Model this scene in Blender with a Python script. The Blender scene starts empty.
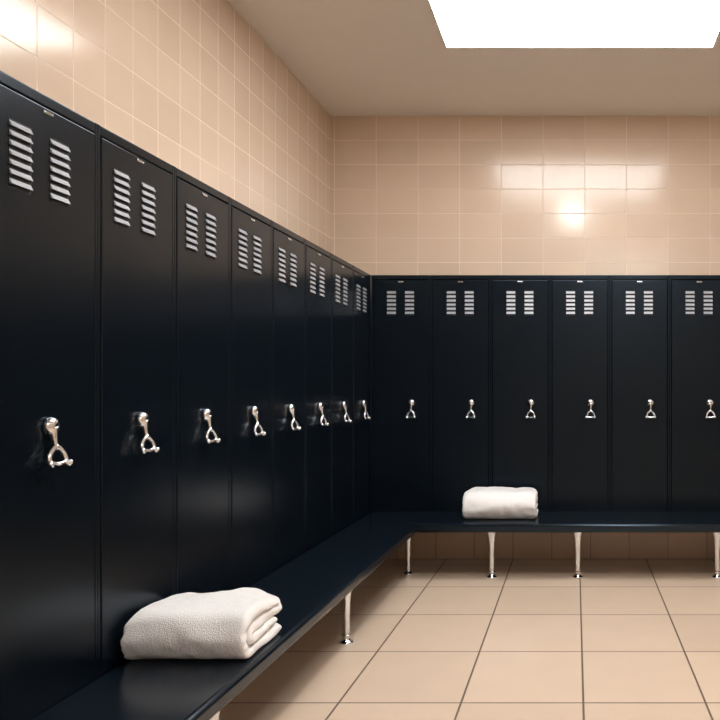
import bpy, bmesh, math
from mathutils import Vector, Matrix, noise
scene = bpy.context.scene
scene.view_settings.view_transform = 'Standard'
COL = scene.collection

EYE = 1.325
LX, BY = -1.538, 5.625            # locker front planes
WX, WY = -1.99, 6.08              # wall planes
RX, RY = 3.2, -2.4
CEIL = 3.545
LTOP = EYE + 0.852
LBOT = 0.30
BTOP = 0.398

# ------------------------------------------------------------ materials
def new_mat(name):
    m = bpy.data.materials.new(name); m.use_nodes = True
    nt = m.node_tree
    return m, nt, nt.nodes['Principled BSDF']

def paint(name, col, rough=0.4, metal=0.0, nscale=60, bump=0.02, var=0.1, tint=None, spec=0.5):
    m, nt, b = new_mat(name)
    b.inputs['Roughness'].default_value = rough
    b.inputs['Metallic'].default_value = metal
    b.inputs['Specular IOR Level'].default_value = spec
    if tint: b.inputs['Specular Tint'].default_value = (*tint, 1)
    tc = nt.nodes.new('ShaderNodeTexCoord')
    n = nt.nodes.new('ShaderNodeTexNoise'); n.inputs['Scale'].default_value = nscale
    n.inputs['Detail'].default_value = 4
    nt.links.new(tc.outputs['Object'], n.inputs['Vector'])
    mx = nt.nodes.new('ShaderNodeMix'); mx.data_type = 'RGBA'
    mx.inputs[6].default_value = (*[c*(1-var) for c in col], 1)
    mx.inputs[7].default_value = (*[min(1, c*(1+var)) for c in col], 1)
    nt.links.new(n.outputs['Fac'], mx.inputs[0])
    nt.links.new(mx.outputs[2], b.inputs['Base Color'])
    bp = nt.nodes.new('ShaderNodeBump'); bp.inputs['Strength'].default_value = bump
    bp.inputs['Distance'].default_value = 0.01
    nt.links.new(n.outputs['Fac'], bp.inputs['Height'])
    nt.links.new(bp.outputs['Normal'], b.inputs['Normal'])
    return m

def tiles(name, axes, w, h, ox, oy, col, grout, rough, mortar=0.004, var=0.04, spec=0.5, wob=0.0015):
    m, nt, b = new_mat(name)
    N, L = nt.nodes, nt.links
    g = N.new('ShaderNodeNewGeometry')
    s = N.new('ShaderNodeSeparateXYZ'); L.new(g.outputs['Position'], s.inputs[0])
    c = N.new('ShaderNodeCombineXYZ')
    for i, (ax, off) in enumerate(zip(axes, (ox, oy))):
        a = N.new('ShaderNodeMath'); a.operation = 'SUBTRACT'
        L.new(s.outputs[ax], a.inputs[0]); a.inputs[1].default_value = off - 30*(w if i == 0 else h)
        L.new(a.outputs[0], c.inputs[i])
    br = N.new('ShaderNodeTexBrick'); L.new(c.outputs[0], br.inputs['Vector'])
    br.offset = 0; br.squash = 1; br.offset_frequency = 1
    br.inputs['Scale'].default_value = 1
    br.inputs['Brick Width'].default_value = w
    br.inputs['Row Height'].default_value = h
    br.inputs['Mortar Size'].default_value = mortar
    br.inputs['Mortar Smooth'].default_value = 0.4
    br.inputs['Color1'].default_value = (*[x*(1-var) for x in col], 1)
    br.inputs['Color2'].default_value = (*[min(1, x*(1+var)) for x in col], 1)
    br.inputs['Mortar'].default_value = (*grout, 1)
    n = N.new('ShaderNodeTexNoise'); n.inputs['Scale'].default_value = 5; n.inputs['Detail'].default_value = 5
    L.new(g.outputs['Position'], n.inputs['Vector'])
    mr = N.new('ShaderNodeMapRange'); L.new(n.outputs['Fac'], mr.inputs[0])
    mr.inputs[3].default_value = 0.95; mr.inputs[4].default_value = 1.04
    mx = N.new('ShaderNodeMix'); mx.data_type = 'RGBA'; mx.blend_type = 'MULTIPLY'; mx.inputs[0].default_value = 1
    L.new(br.outputs['Color'], mx.inputs[6]); L.new(mr.outputs[0], mx.inputs[7])
    L.new(mx.outputs[2], b.inputs['Base Color'])
    r = N.new('ShaderNodeMapRange'); L.new(br.outputs['Fac'], r.inputs[0])
    r.inputs[3].default_value = rough; r.inputs[4].default_value = 0.8
    L.new(r.outputs[0], b.inputs['Roughness'])
    b.inputs['Specular IOR Level'].default_value = spec
    inv = N.new('ShaderNodeMath'); inv.operation = 'SUBTRACT'; inv.inputs[0].default_value = 1
    L.new(br.outputs['Fac'], inv.inputs[1])
    bp = N.new('ShaderNodeBump'); bp.inputs['Strength'].default_value = 0.6; bp.inputs['Distance'].default_value = 0.003
    L.new(inv.outputs[0], bp.inputs['Height'])
    n2 = N.new('ShaderNodeTexNoise'); n2.inputs['Scale'].default_value = 3.5; n2.inputs['Detail'].default_value = 1
    L.new(g.outputs['Position'], n2.inputs['Vector'])
    bp2 = N.new('ShaderNodeBump'); bp2.inputs['Strength'].default_value = 1; bp2.inputs['Distance'].default_value = wob
    L.new(n2.outputs['Fac'], bp2.inputs['Height']); L.new(bp.outputs['Normal'], bp2.inputs['Normal'])
    L.new(bp2.outputs['Normal'], b.inputs['Normal'])
    return m

WALLC = (0.655, 0.515, 0.395)
GROUT = (0.80, 0.68, 0.56)
M_back = tiles('tile_back', (0, 2), 0.34, 0.1995, -0.26, CEIL, WALLC, GROUT, 0.17, mortar=0.003, spec=0.6)
M_left = tiles('tile_left', (1, 2), 0.2, 0.1995, 2.76, CEIL, WALLC, GROUT, 0.15, mortar=0.003, spec=0.6)
M_plx = tiles('tile_plinth_x', (0, 2), 0.30, 0.31, -0.48, 0.0, (0.60, 0.46, 0.35), (0.36, 0.27, 0.20), 0.3)
M_ply = tiles('tile_plinth_y', (1, 2), 0.30, 0.31, 0.1, 0.0, (0.60, 0.46, 0.35), (0.36, 0.27, 0.20), 0.3)
M_floor = tiles('tile_floor', (0, 1), 0.515, 0.61, 0.035, 3.14, (0.70, 0.555, 0.43), (0.15, 0.105, 0.078), 0.22, mortar=0.0058, wob=0.0008)
M_ceil = paint('ceiling_paint', (0.83, 0.785, 0.74), 0.9, nscale=8, bump=0.02, var=0.02)
BT = (0.60, 0.80, 1.0)
M_lock = paint('locker_enamel', (0.0022, 0.0044, 0.0078), 0.24, nscale=250, bump=0.025, var=0.15, tint=BT, spec=0.36)
M_vent_shade = paint('painted_vent_shade', (0.002, 0.002, 0.003), 0.7)  # near-black colour standing in for the shade inside the vents
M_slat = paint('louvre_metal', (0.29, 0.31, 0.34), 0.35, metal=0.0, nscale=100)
M_chrome = paint('chrome', (0.82, 0.87, 0.93), 0.07, metal=1.0, nscale=20, bump=0.01, var=0.03)
M_bench = paint('bench_vinyl', (0.0042, 0.0080, 0.0132), 0.21, nscale=300, bump=0.04, var=0.15, tint=BT, spec=0.55)

def towel_mat():
    m, nt, b = new_mat('terry_cotton')
    N, L = nt.nodes, nt.links
    tc = N.new('ShaderNodeTexCoord')
    n = N.new('ShaderNodeTexNoise'); n.inputs['Scale'].default_value = 170; n.inputs['Detail'].default_value = 6
    L.new(tc.outputs['Object'], n.inputs['Vector'])
    v = N.new('ShaderNodeTexVoronoi'); v.inputs['Scale'].default_value = 300
    L.new(tc.outputs['Object'], v.inputs['Vector'])
    ad = N.new('ShaderNodeMath'); ad.operation = 'ADD'
    L.new(n.outputs['Fac'], ad.inputs[0]); L.new(v.outputs['Distance'], ad.inputs[1])
    bp = N.new('ShaderNodeBump'); bp.inputs['Strength'].default_value = 0.6; bp.inputs['Distance'].default_value = 0.003
    L.new(ad.outputs[0], bp.inputs['Height']); L.new(bp.outputs['Normal'], b.inputs['Normal'])
    mx = N.new('ShaderNodeMix'); mx.data_type = 'RGBA'
    mx.inputs[6].default_value = (0.92, 0.93, 0.945, 1); mx.inputs[7].default_value = (0.975, 0.98, 0.985, 1)
    L.new(n.outputs['Fac'], mx.inputs[0]); L.new(mx.outputs[2], b.inputs['Base Color'])
    b.inputs['Roughness'].default_value = 0.95
    b.inputs['Sheen Weight'].default_value = 0.8
    b.inputs['Specular IOR Level'].default_value = 0.1
    return m
M_towel = towel_mat()

def emis(name, col, s):
    m, nt, b = new_mat(name)
    b.inputs['Base Color'].default_value = (0.9, 0.9, 0.9, 1)
    b.inputs['Emission Color'].default_value = (*col, 1)
    b.inputs['Emission Strength'].default_value = s
    return m
M_panel = emis('light_diffuser', (1.0, 0.99, 0.98), 11.0)
M_down = emis('downlight_lens', (1.0, 0.98, 0.95), 300.0)
M_fill_up = emis('added_fill_tube', (1.0, 0.98, 0.96), 160.0)  # glow of the added out-of-view uplights
M_frame = paint('light_frame', (0.8, 0.78, 0.74), 0.5)

# ------------------------------------------------------------ mesh helpers
def add_box(bm, lo, hi, mi=0, bevel=0.0, seg=2):
    r = bmesh.ops.create_cube(bm, size=1.0)
    vs = r['verts']
    for v in vs:
        v.co = Vector([lo[i] + (v.co[i]+0.5)*(hi[i]-lo[i]) for i in range(3)])
    fs = set(f for v in vs for f in v.link_faces)
    for f in fs: f.material_index = mi
    if bevel > 0:
        es = list(set(e for v in vs for e in v.link_edges))
        rr = bmesh.ops.bevel(bm, geom=es, offset=bevel, segments=seg, profile=0.5, affect='EDGES')
        for f in rr['faces']: f.material_index = mi
    return vs

def lathe(bm, prof, mat=Matrix(), seg=24, mi=0):
    rings = []
    for r, z in prof:
        rings.append([bm.verts.new(mat @ Vector((r*math.cos(2*math.pi*i/seg), r*math.sin(2*math.pi*i/seg), z))) for i in range(seg)])
    for a, b in zip(rings, rings[1:]):
        for i in range(seg):
            f = bm.faces.new((a[i], a[(i+1) % seg], b[(i+1) % seg], b[i])); f.material_index = mi; f.smooth = True
    for ring in (rings[0][::-1], rings[-1]):
        f = bm.faces.new(ring); f.material_index = mi; f.smooth = True

def tube(bm, pts, rad, closed=False, seg=12, mi=0):
    pts = [Vector(p) for p in pts]; n = len(pts)
    if not isinstance(rad, (list, tuple)): rad = [rad]*n
    rings = []; up = None
    for i, p in enumerate(pts):
        if closed: t = pts[(i+1) % n]-pts[i-1]
        else: t = pts[min(i+1, n-1)]-pts[max(i-1, 0)]
        t.normalize()
        if up is None:
            up = t.orthogonal().normalized()
        up = (up - t*up.dot(t)).normalized(); sd = t.cross(up)
        rings.append([bm.verts.new(p + rad[i]*(math.cos(2*math.pi*k/seg)*up+math.sin(2*math.pi*k/seg)*sd)) for k in range(seg)])
    m = n if closed else n-1
    for i in range(m):
        a, b = rings[i], rings[(i+1) % n]
        off = 0
        if closed and i == n-1:
            off = min(range(seg), key=lambda o: (a[0].co-b[o].co).length)
        for k in range(seg):
            f = bm.faces.new((a[k], a[(k+1) % seg], b[(k+1+off) % seg], b[(k+off) % seg])); f.smooth = True; f.material_index = mi
    if not closed:
        bm.faces.new(rings[0][::-1]).smooth = True; bm.faces.new(rings[-1]).smooth = True

def spline(ctrl, sub=5):
    c = [Vector(p) for p in ctrl]; c = [2*c[0]-c[1]]+c+[2*c[-1]-c[-2]]; out = []
    for i in range(1, len(c)-2):
        p0, p1, p2, p3 = c[i-1:i+3]
        for s in range(sub):
            t = s/sub
            out.append(0.5*((2*p1)+(p2-p0)*t+(2*p0-5*p1+4*p2-p3)*t*t+(3*p1-p0-3*p2+p3)*t**3))
    out.append(c[-2]); return out

def mesh_of(bm, name, mats):
    bmesh.ops.recalc_face_normals(bm, faces=bm.faces)
    me = bpy.data.meshes.new(name); bm.to_mesh(me); bm.free()
    for m in mats: me.materials.append(m)
    return me

def obj(name, me, parent=None, loc=(0, 0, 0), rot=0):
    o = bpy.data.objects.new(name, me); COL.objects.link(o)
    o.location = loc; o.rotation_euler = (0, 0, rot)
    if parent: o.parent = parent
    return o

def empty(name, loc=(0, 0, 0), rot=0):
    o = bpy.data.objects.new(name, None); o.empty_display_size = 0.1; COL.objects.link(o)
    o.location = loc; o.rotation_euler = (0, 0, rot)
    return o

def boxobj(name, lo, hi, mat, bevel=0.0, parent=None):
    bm = bmesh.new(); add_box(bm, lo, hi, 0, bevel)
    return obj(name, mesh_of(bm, name, [mat]), parent)

# ------------------------------------------------------------ room
T = 0.1
boxobj('floor', (WX-T, RY-T, -T), (RX+T, WY+T, 0), M_floor)
boxobj('ceiling', (WX-T, RY-T, CEIL), (RX+T, WY+T, CEIL+T), M_ceil)
boxobj('wall_left', (WX-T, RY, 0), (WX, WY, CEIL), M_left)
boxobj('wall_back', (WX-T, WY, 0), (RX+T, WY+T, CEIL), M_back)
boxobj('wall_right', (RX, RY, 0), (RX+T, WY, CEIL), M_left)
boxobj('wall_rear', (WX-T, RY-T, 0), (RX+T, RY, CEIL), M_back)

boxobj('locker_plinth', (-1.69, BY+0.155, 0), (2.96, WY-0.002, LBOT), M_plx)
boxobj('locker_plinth', (WX+0.002, -0.80, 0), (LX-0.155, BY+0.15, LBOT), M_ply)

# ------------------------------------------------------------ lockers
H = LTOP - LBOT
def locker_meshes(w, nslat, v1, v2):
    D = 0.448; P = 0.013; g = 0.0035
    bm = bmesh.new()
    add_box(bm, (0.0005, 0.022, 0), (w-0.0005, D, H), 0, 0.0015, 1)
    add_box(bm, (0.0005, 0.0, 0), (P, 0.021, H), 0, 0.002, 3)
    add_box(bm, (w-P, 0.0, 0), (w-0.0005, 0.021, H), 0, 0.002, 3)
    add_box(bm, (P-0.001, 0.0, H-0.034), (w-P+0.001, 0.021, H), 0, 0.004, 3)
    add_box(bm, (P-0.001, 0.0, 0), (w-P+0.001, 0.021, 0.05), 0, 0.0015)
    body = mesh_of(bm, 'cabinet', [M_lock])
    bm = bmesh.new()
    add_box(bm, (P+g, -0.002, 0.054), (w-P-g, 0.018, H-0.034-g), 0, 0.004, 3)
    door = mesh_of(bm, 'door', [M_lock])
    bm = bmesh.new()
    zt = EYE+0.732-LBOT; zb = EYE+0.548-LBOT
    pitch = (zt-zb)/nslat
    for (a, b) in (v1, v2):
        add_box(bm, (a-0.002, -0.0026, zb-0.002), (b+0.002, -0.0021, zt+0.002), 1)  # flat black sheet painted as vent shade; the door has no opening
        for i in range(nslat):
            z1 = zb+(i+0.92)*pitch; z0 = zb+(i+0.32)*pitch
            prof = []
            for k in range(7):
                t = k/6
                prof.append((-0.0022-0.008*t, z1+(z0-z1)*t))
            prof.append((-0.0022, z0+0.001))
            L_, R_ = [], []
            for (y, z) in prof:
                L_.append(bm.verts.new((a, y, z))); R_.append(bm.verts.new((b, y, z)))
            for k in range(len(prof)-1):
                bm.faces.new((L_[k], L_[k+1], R_[k+1], R_[k]))
            bm.faces.new(L_); bm.faces.new(R_[::-1])
    vent = mesh_of(bm, 'louvres', [M_slat, M_vent_shade])
    return body, door, vent

bm = bmesh.new()
add_box(bm, (-0.020, -0.0045, -0.005), (0.020, -0.002, 0.005), 0, 0.001)
for sx in (-0.015, 0.015):
    lathe(bm, [(0.002, 0), (0.002, 0.001), (0.001, 0.0016)], Matrix.Translation((sx, -0.0045, 0)) @ Matrix.Rotation(math.pi/2, 4, 'X'), 10)
PLATE = mesh_of(bm, 'number_plate', [M_chrome])

# chrome double hook: round boss, waisted neck, two slim prongs that curl outwards, small arched web
bm = bmesh.new()
RX90 = Matrix.Rotation(math.pi/2, 4, 'X')
lathe(bm, [(0.024, 0.002), (0.0265, 0.004), (0.0275, 0.009), (0.027, 0.014), (0.023, 0.020), (0.016, 0.0245), (0.008, 0.0265), (0.001, 0.027)], RX90, 32)
neck = spline([(0, -0.012, -0.006), (0, -0.017, -0.026), (0, -0.021, -0.044), (0, -0.024, -0.064)], 5)
nn = len(neck)-1
tube(bm, neck, [0.0185-0.0110*math.sin(min(1, i/nn*1.35)*math.pi/2) for i in range(nn+1)], seg=16)
lathe(bm, [(0.002, -0.010), (0.007, -0.007), (0.0098, 0), (0.007, 0.007), (0.002, 0.010)], Matrix.Translation((0, -0.023, -0.060)), 16)
ca, sa = math.cos(0.45), math.sin(0.45)
def rz(x, y, z): return (x*ca, -0.024-x*sa*0.4-y, z)
for s in (-1, 1):
    arm = spline([rz(0, 0, -0.057), rz(s*0.012, 0.001, -0.066), rz(s*0.024, 0.002, -0.078), rz(s*0.030, 0.004, -0.093),
                  rz(s*0.028, 0.008, -0.107), rz(s*0.031, 0.012, -0.112), rz(s*0.036, 0.013, -0.107)], 5)
    m_ = len(arm)-1
    tube(bm, arm, [0.0066+0.0012*math.sin(i/m_*math.pi) for i in range(m_+1)], seg=14)
    lathe(bm, [(0.001, -0.0080), (0.005, -0.0068), (0.0080, -0.001), (0.0080, 0.001), (0.005, 0.0068), (0.001, 0.0080)], Matrix.Translation(arm[-1]), 16)
cr = spline([rz(-0.028, 0.006, -0.102), rz(-0.014, 0.008, -0.107), rz(0, 0.009, -0.109), rz(0.014, 0.008, -0.107), rz(0.028, 0.006, -0.102)], 5)
tube(bm, cr, 0.0055, seg=12)
HANDLE = mesh_of(bm, 'latch_handle', [M_chrome])

def make_locker(ms, w, loc, rot, hx):
    e = empty('locker', loc, rot)
    obj('cabinet', ms[0], e); obj('door', ms[1], e); obj('louvres', ms[2], e)
    obj('number_plate', PLATE, e, (w*0.5, 0, H-0.052))
    obj('latch_handle', HANDLE, e, (hx, 0, EYE-0.112-LBOT))

ML = locker_meshes(0.46, 7, (0.080, 0.160), (0.238, 0.316))
MB = locker_meshes(0.45, 6, (0.122, 0.188), (0.258, 0.324))
for k in range(1, 15):
    make_locker(ML, 0.46, (LX, BY-0.46*k, LBOT), math.pi/2, 0.232)
for k in range(10):
    make_locker(MB, 0.45, (LX+0.45*k, BY, LBOT), 0, 0.305)

# ------------------------------------------------------------ benches
def seat_mesh(poly, name):
    bm = bmesh.new()
    lo = [bm.verts.new((x, y, BTOP-0.062)) for x, y in poly]
    hi = [bm.verts.new((x, y, BTOP)) for x, y in poly]
    bm.faces.new(lo[::-1]); bm.faces.new(hi)
    n = len(poly)
    for i in range(n): bm.faces.new((lo[i], lo[(i+1) % n], hi[(i+1) % n], hi[i]))
    bmesh.ops.recalc_face_normals(bm, faces=bm.faces)
    es = [e for e in bm.edges if not (abs(e.verts[0].co.z-e.verts[1].co.z) > 0.01)]
    bmesh.ops.bevel(bm, geom=es, offset=0.018, segments=6, profile=0.5, affect='EDGES')
    for f in bm.faces: f.smooth = len(f.verts) == 4 and f.calc_area() < 0.2 and abs(f.normal.z) < 0.995 and abs(f.normal.z) > 0.01
    return mesh_of(bm, name, [M_bench])

bm = bmesh.new()
ztop = BTOP-0.063
lathe(bm, [(0.037, 0.0), (0.037, 0.006), (0.030, 0.012), (0.021, 0.018), (0.0185, 0.03), (0.0185, 0.10), (0.0195, 0.18), (0.023, 0.24),
           (0.028, 0.285), (0.034, 0.305), (0.042, ztop-0.012), (0.042, ztop-0.009)], Matrix(), 24)
lathe(bm, [(0.0215, 0.034), (0.0235, 0.037), (0.0235, 0.043), (0.0215, 0.046)], Matrix(), 24)
add_box(bm, (-0.045, -0.055, ztop-0.009), (0.045, 0.055, ztop), 0, 0.002)
LEG = mesh_of(bm, 'leg', [M_chrome])

e = empty('bench')
obj('seat', seat_mesh([(LX+0.005, -0.80), (-1.077, -0.80), (-1.077, 5.085), (LX+0.005, BY-0.006-0.003)], 'seat_l'), e)
for y in (5.32, 3.88, 2.44, 1.0, -0.44): obj('leg', LEG, e, (-1.19, y, 0))
boxobj('rail', (-1.215, -0.7, ztop-0.03), (-1.185, 5.2, ztop-0.010), M_bench, 0.003, e).location = (-0.14, 0, 0)
e = empty('bench')
obj('seat', seat_mesh([(LX+0.008, BY-0.006), (-1.074, 5.085), (2.95, 5.085), (2.95, BY-0.006)], 'seat_b'), e)
for x in (-0.582, 0.02, 0.995, 1.6, 2.3): obj('leg', LEG, e, (x, 5.22, 0), math.pi/2)
boxobj('rail', (-1.0, 5.38, ztop-0.03), (2.9, 5.41, ztop-0.010), M_bench, 0.003, e)

# ------------------------------------------------------------ towels
def fold_path(layers, p, step=0.006):
    pts = []
    for i, (ly, ya, yb) in enumerate(layers):
        z = (ly-0.5)*p
        n = max(2, int(abs(yb-ya)/step))
        for k in range(n+1):
            pts.append(Vector((ya+(yb-ya)*k/n, z)))
        if i+1 < len(layers):
            z2 = (layers[i+1][0]-0.5)*p; y2 = layers[i+1][1]
            r = abs(z2-z)/2; zc = (z+z2)/2
            sg = 1 if yb > ya else -1
            n = max(6, int(math.pi*r/step))
            for k in range(1, n):
                a = math.pi*k/n; t = k/n
                pts.append(Vector((yb+(y2-yb)*t+sg*r*math.sin(a)*0.85, zc-(z2-z)/2*math.cos(a))))
    return pts

def towel(name, layers, p, t, length, loc, rot, seed, taper=0.0, droop=0.1, dl=0.04, crown=0.0, nl=110):
    path = fold_path(layers, p)
    n = len(path); nor = []
    for i in range(n):
        d = path[min(i+1, n-1)]-path[max(i-1, 0)]
        if d.length < 1e-9: d = Vector((1, 0))
        d.normalize(); nor.append(Vector((-d.y, d.x)))
    Htot = max(v.y for v in path)+p/2
    ym = max(abs(v.x) for v in path)
    bm = bmesh.new(); rings = []
    for j in range(nl+1):
        u = j/nl; x = (u-0.5)*length
        e_ = min(u, 1-u)*length
        th = t/2*(0.45+0.55*math.sqrt(max(0, 1-(1-min(1, e_/0.018))**2)))
        ring = []
        sc = 1-taper*(1-u)**2 - droop*math.exp(-e_/dl)
        th_end = [th*math.sqrt(max(0.12, 1-(1-min(1, min(i, n-1-i)*0.006/0.016))**2)) for i in range(n)]
        A = [path[i]+nor[i]*th_end[i] for i in range(n)]; B = [path[i]-nor[i]*th_end[i] for i in range(n)]
        for q in A + B[::-1]:
            y, z = q.x, q.y
            lf = noise.noise(Vector((x*6, y*6, z*6+seed)))*0.014*(0.3+z/Htot)
            mf = noise.noise(Vector((x*22, y*22+seed, z*22)))*0.004
            hf = noise.noise(Vector((x*150, y*150, z*150+seed)))*0.0016
            cz = 1+crown*(0.5-(y/ym)**2)
            zz = max(0.0, z*sc*cz + (lf+mf+hf)*min(1, z/0.02))
            wx = noise.noise(Vector((y*7+seed, z*30, 3)))*0.012*(2*u-1)
            yy = y + mf + hf + noise.noise(Vector((x*5, z*14, seed+9)))*0.010
            ring.append(bm.verts.new((x+wx, yy, zz)))
        rings.append(ring)
    m = len(rings[0])
    for j in range(nl):
        a, b = rings[j], rings[j+1]
        for i in range(m):
            bm.faces.new((a[i], a[(i+1) % m], b[(i+1) % m], b[i])).smooth = True
    for r in (rings[0], rings[-1]):
        for i in range(n-1):
            bm.faces.new((r[i], r[i+1], r[m-2-i], r[m-1-i])).smooth = True
    return obj(name, mesh_of(bm, name, [M_towel]), None, loc, rot)

p = 0.0425
towel('folded_towel', [(1, 0.175, -0.09), (4, -0.09, 0.150), (3, 0.150, -0.075), (2, -0.075, 0.14)],
      p, 0.040, 0.41, (-1.316, 2.65, BTOP+0.001), math.radians(1), 3.0, taper=0.03, droop=0.14, dl=0.035, crown=0.12)
p = 0.049
towel('folded_towel', [(1, 0.15, -0.085), (4, -0.085, 0.11), (3, 0.11, -0.07), (2, -0.07, 0.12)],
      p, 0.0465, 0.51, (-0.53, 5.36, BTOP+0.001), 0, 11.0, droop=0.12, dl=0.03, crown=0.06)

# ------------------------------------------------------------ lights
def panel(x0, x1, y0, y1):
    e = empty('ceiling_main_or_fill_panel')
    boxobj('diffuser', (x0, y0, CEIL-0.012), (x1, y1, CEIL-0.002), M_panel, 0, e)
    bm = bmesh.new(); f = 0.018
    add_box(bm, (x0-f, y0-f, CEIL-0.016), (x0, y1+f, CEIL-0.001)); add_box(bm, (x1, y0-f, CEIL-0.016), (x1+f, y1+f, CEIL-0.001))
    add_box(bm, (x0, y0-f, CEIL-0.016), (x1, y0, CEIL-0.001)); add_box(bm, (x0, y1, CEIL-0.016), (x1, y1+f, CEIL-0.001))
    obj('frame', mesh_of(bm, 'frame', [M_frame]), e)
panel(-0.83, 0.89, 3.5, 4.83)
panel(0.2, 1.6, -1.7, -0.5)  # unseen panel behind the camera, added as fill for front faces

e = empty('downlight', (-0.03, 2.72, CEIL-0.001))
bm = bmesh.new(); lathe(bm, [(0.13, -0.004), (0.13, -0.001)], Matrix(), 40); obj('lens', mesh_of(bm, 'lens', [M_down]), e)
bm = bmesh.new()
seg = 40; prof = [(0.132, -0.001), (0.132, -0.012), (0.14, -0.016), (0.162, -0.010), (0.165, -0.001)]
rr = [[bm.verts.new((r*math.cos(2*math.pi*i/seg), r*math.sin(2*math.pi*i/seg), z)) for i in range(seg)] for r, z in prof]
for k in range(len(rr)):
    a, b = rr[k], rr[(k+1) % len(rr)]
    for i in range(seg): bm.faces.new((a[i], a[(i+1) % seg], b[(i+1) % seg], b[i]))
obj('trim_ring', mesh_of(bm, 'trim_ring', [M_frame]), e)

for yc in (3.6, 0.6):
    e = empty('added_fill_uplight', (RX-0.001, yc, 2.75))  # unseen fixture, added only to brighten the ceiling
    bm = bmesh.new(); Lh = 0.7
    prof = [(-0.001, 0.10), (-0.001, -0.05), (-0.09, -0.05), (-0.15, 0.0), (-0.16, 0.10), (-0.15, 0.10), (-0.14, 0.01), (-0.085, -0.038), (-0.012, -0.038), (-0.012, 0.10)]
    A = [bm.verts.new((x, -Lh, z)) for x, z in prof]; B = [bm.verts.new((x, Lh, z)) for x, z in prof]
    for i in range(len(prof)): bm.faces.new((A[i], A[(i+1) % len(prof)], B[(i+1) % len(prof)], B[i]))
    bm.faces.new(A); bm.faces.new(B[::-1])
    obj('trough', mesh_of(bm, 'trough', [M_frame]), e)
    bm = bmesh.new(); tube(bm, [(-0.075, -Lh+0.05, 0.0), (-0.075, Lh-0.05, 0.0)], 0.018, seg=16)
    obj('tube', mesh_of(bm, 'tube', [M_fill_up]), e)

w = bpy.data.worlds.new('world'); scene.world = w; w.use_nodes = True
w.node_tree.nodes['Background'].inputs[0].default_value = (0.02, 0.02, 0.022, 1)

# ------------------------------------------------------------ camera
cam = bpy.data.cameras.new('camera'); co = bpy.data.objects.new('camera', cam); COL.objects.link(co)
co.location = (0, 0, EYE); co.rotation_euler = (math.pi/2, 0, 0)
cam.sensor_width = 36; cam.lens = 36*746/720
cam.shift_x = -215/720; cam.shift_y = 28/720
cam.clip_start = 0.05
scene.camera = co
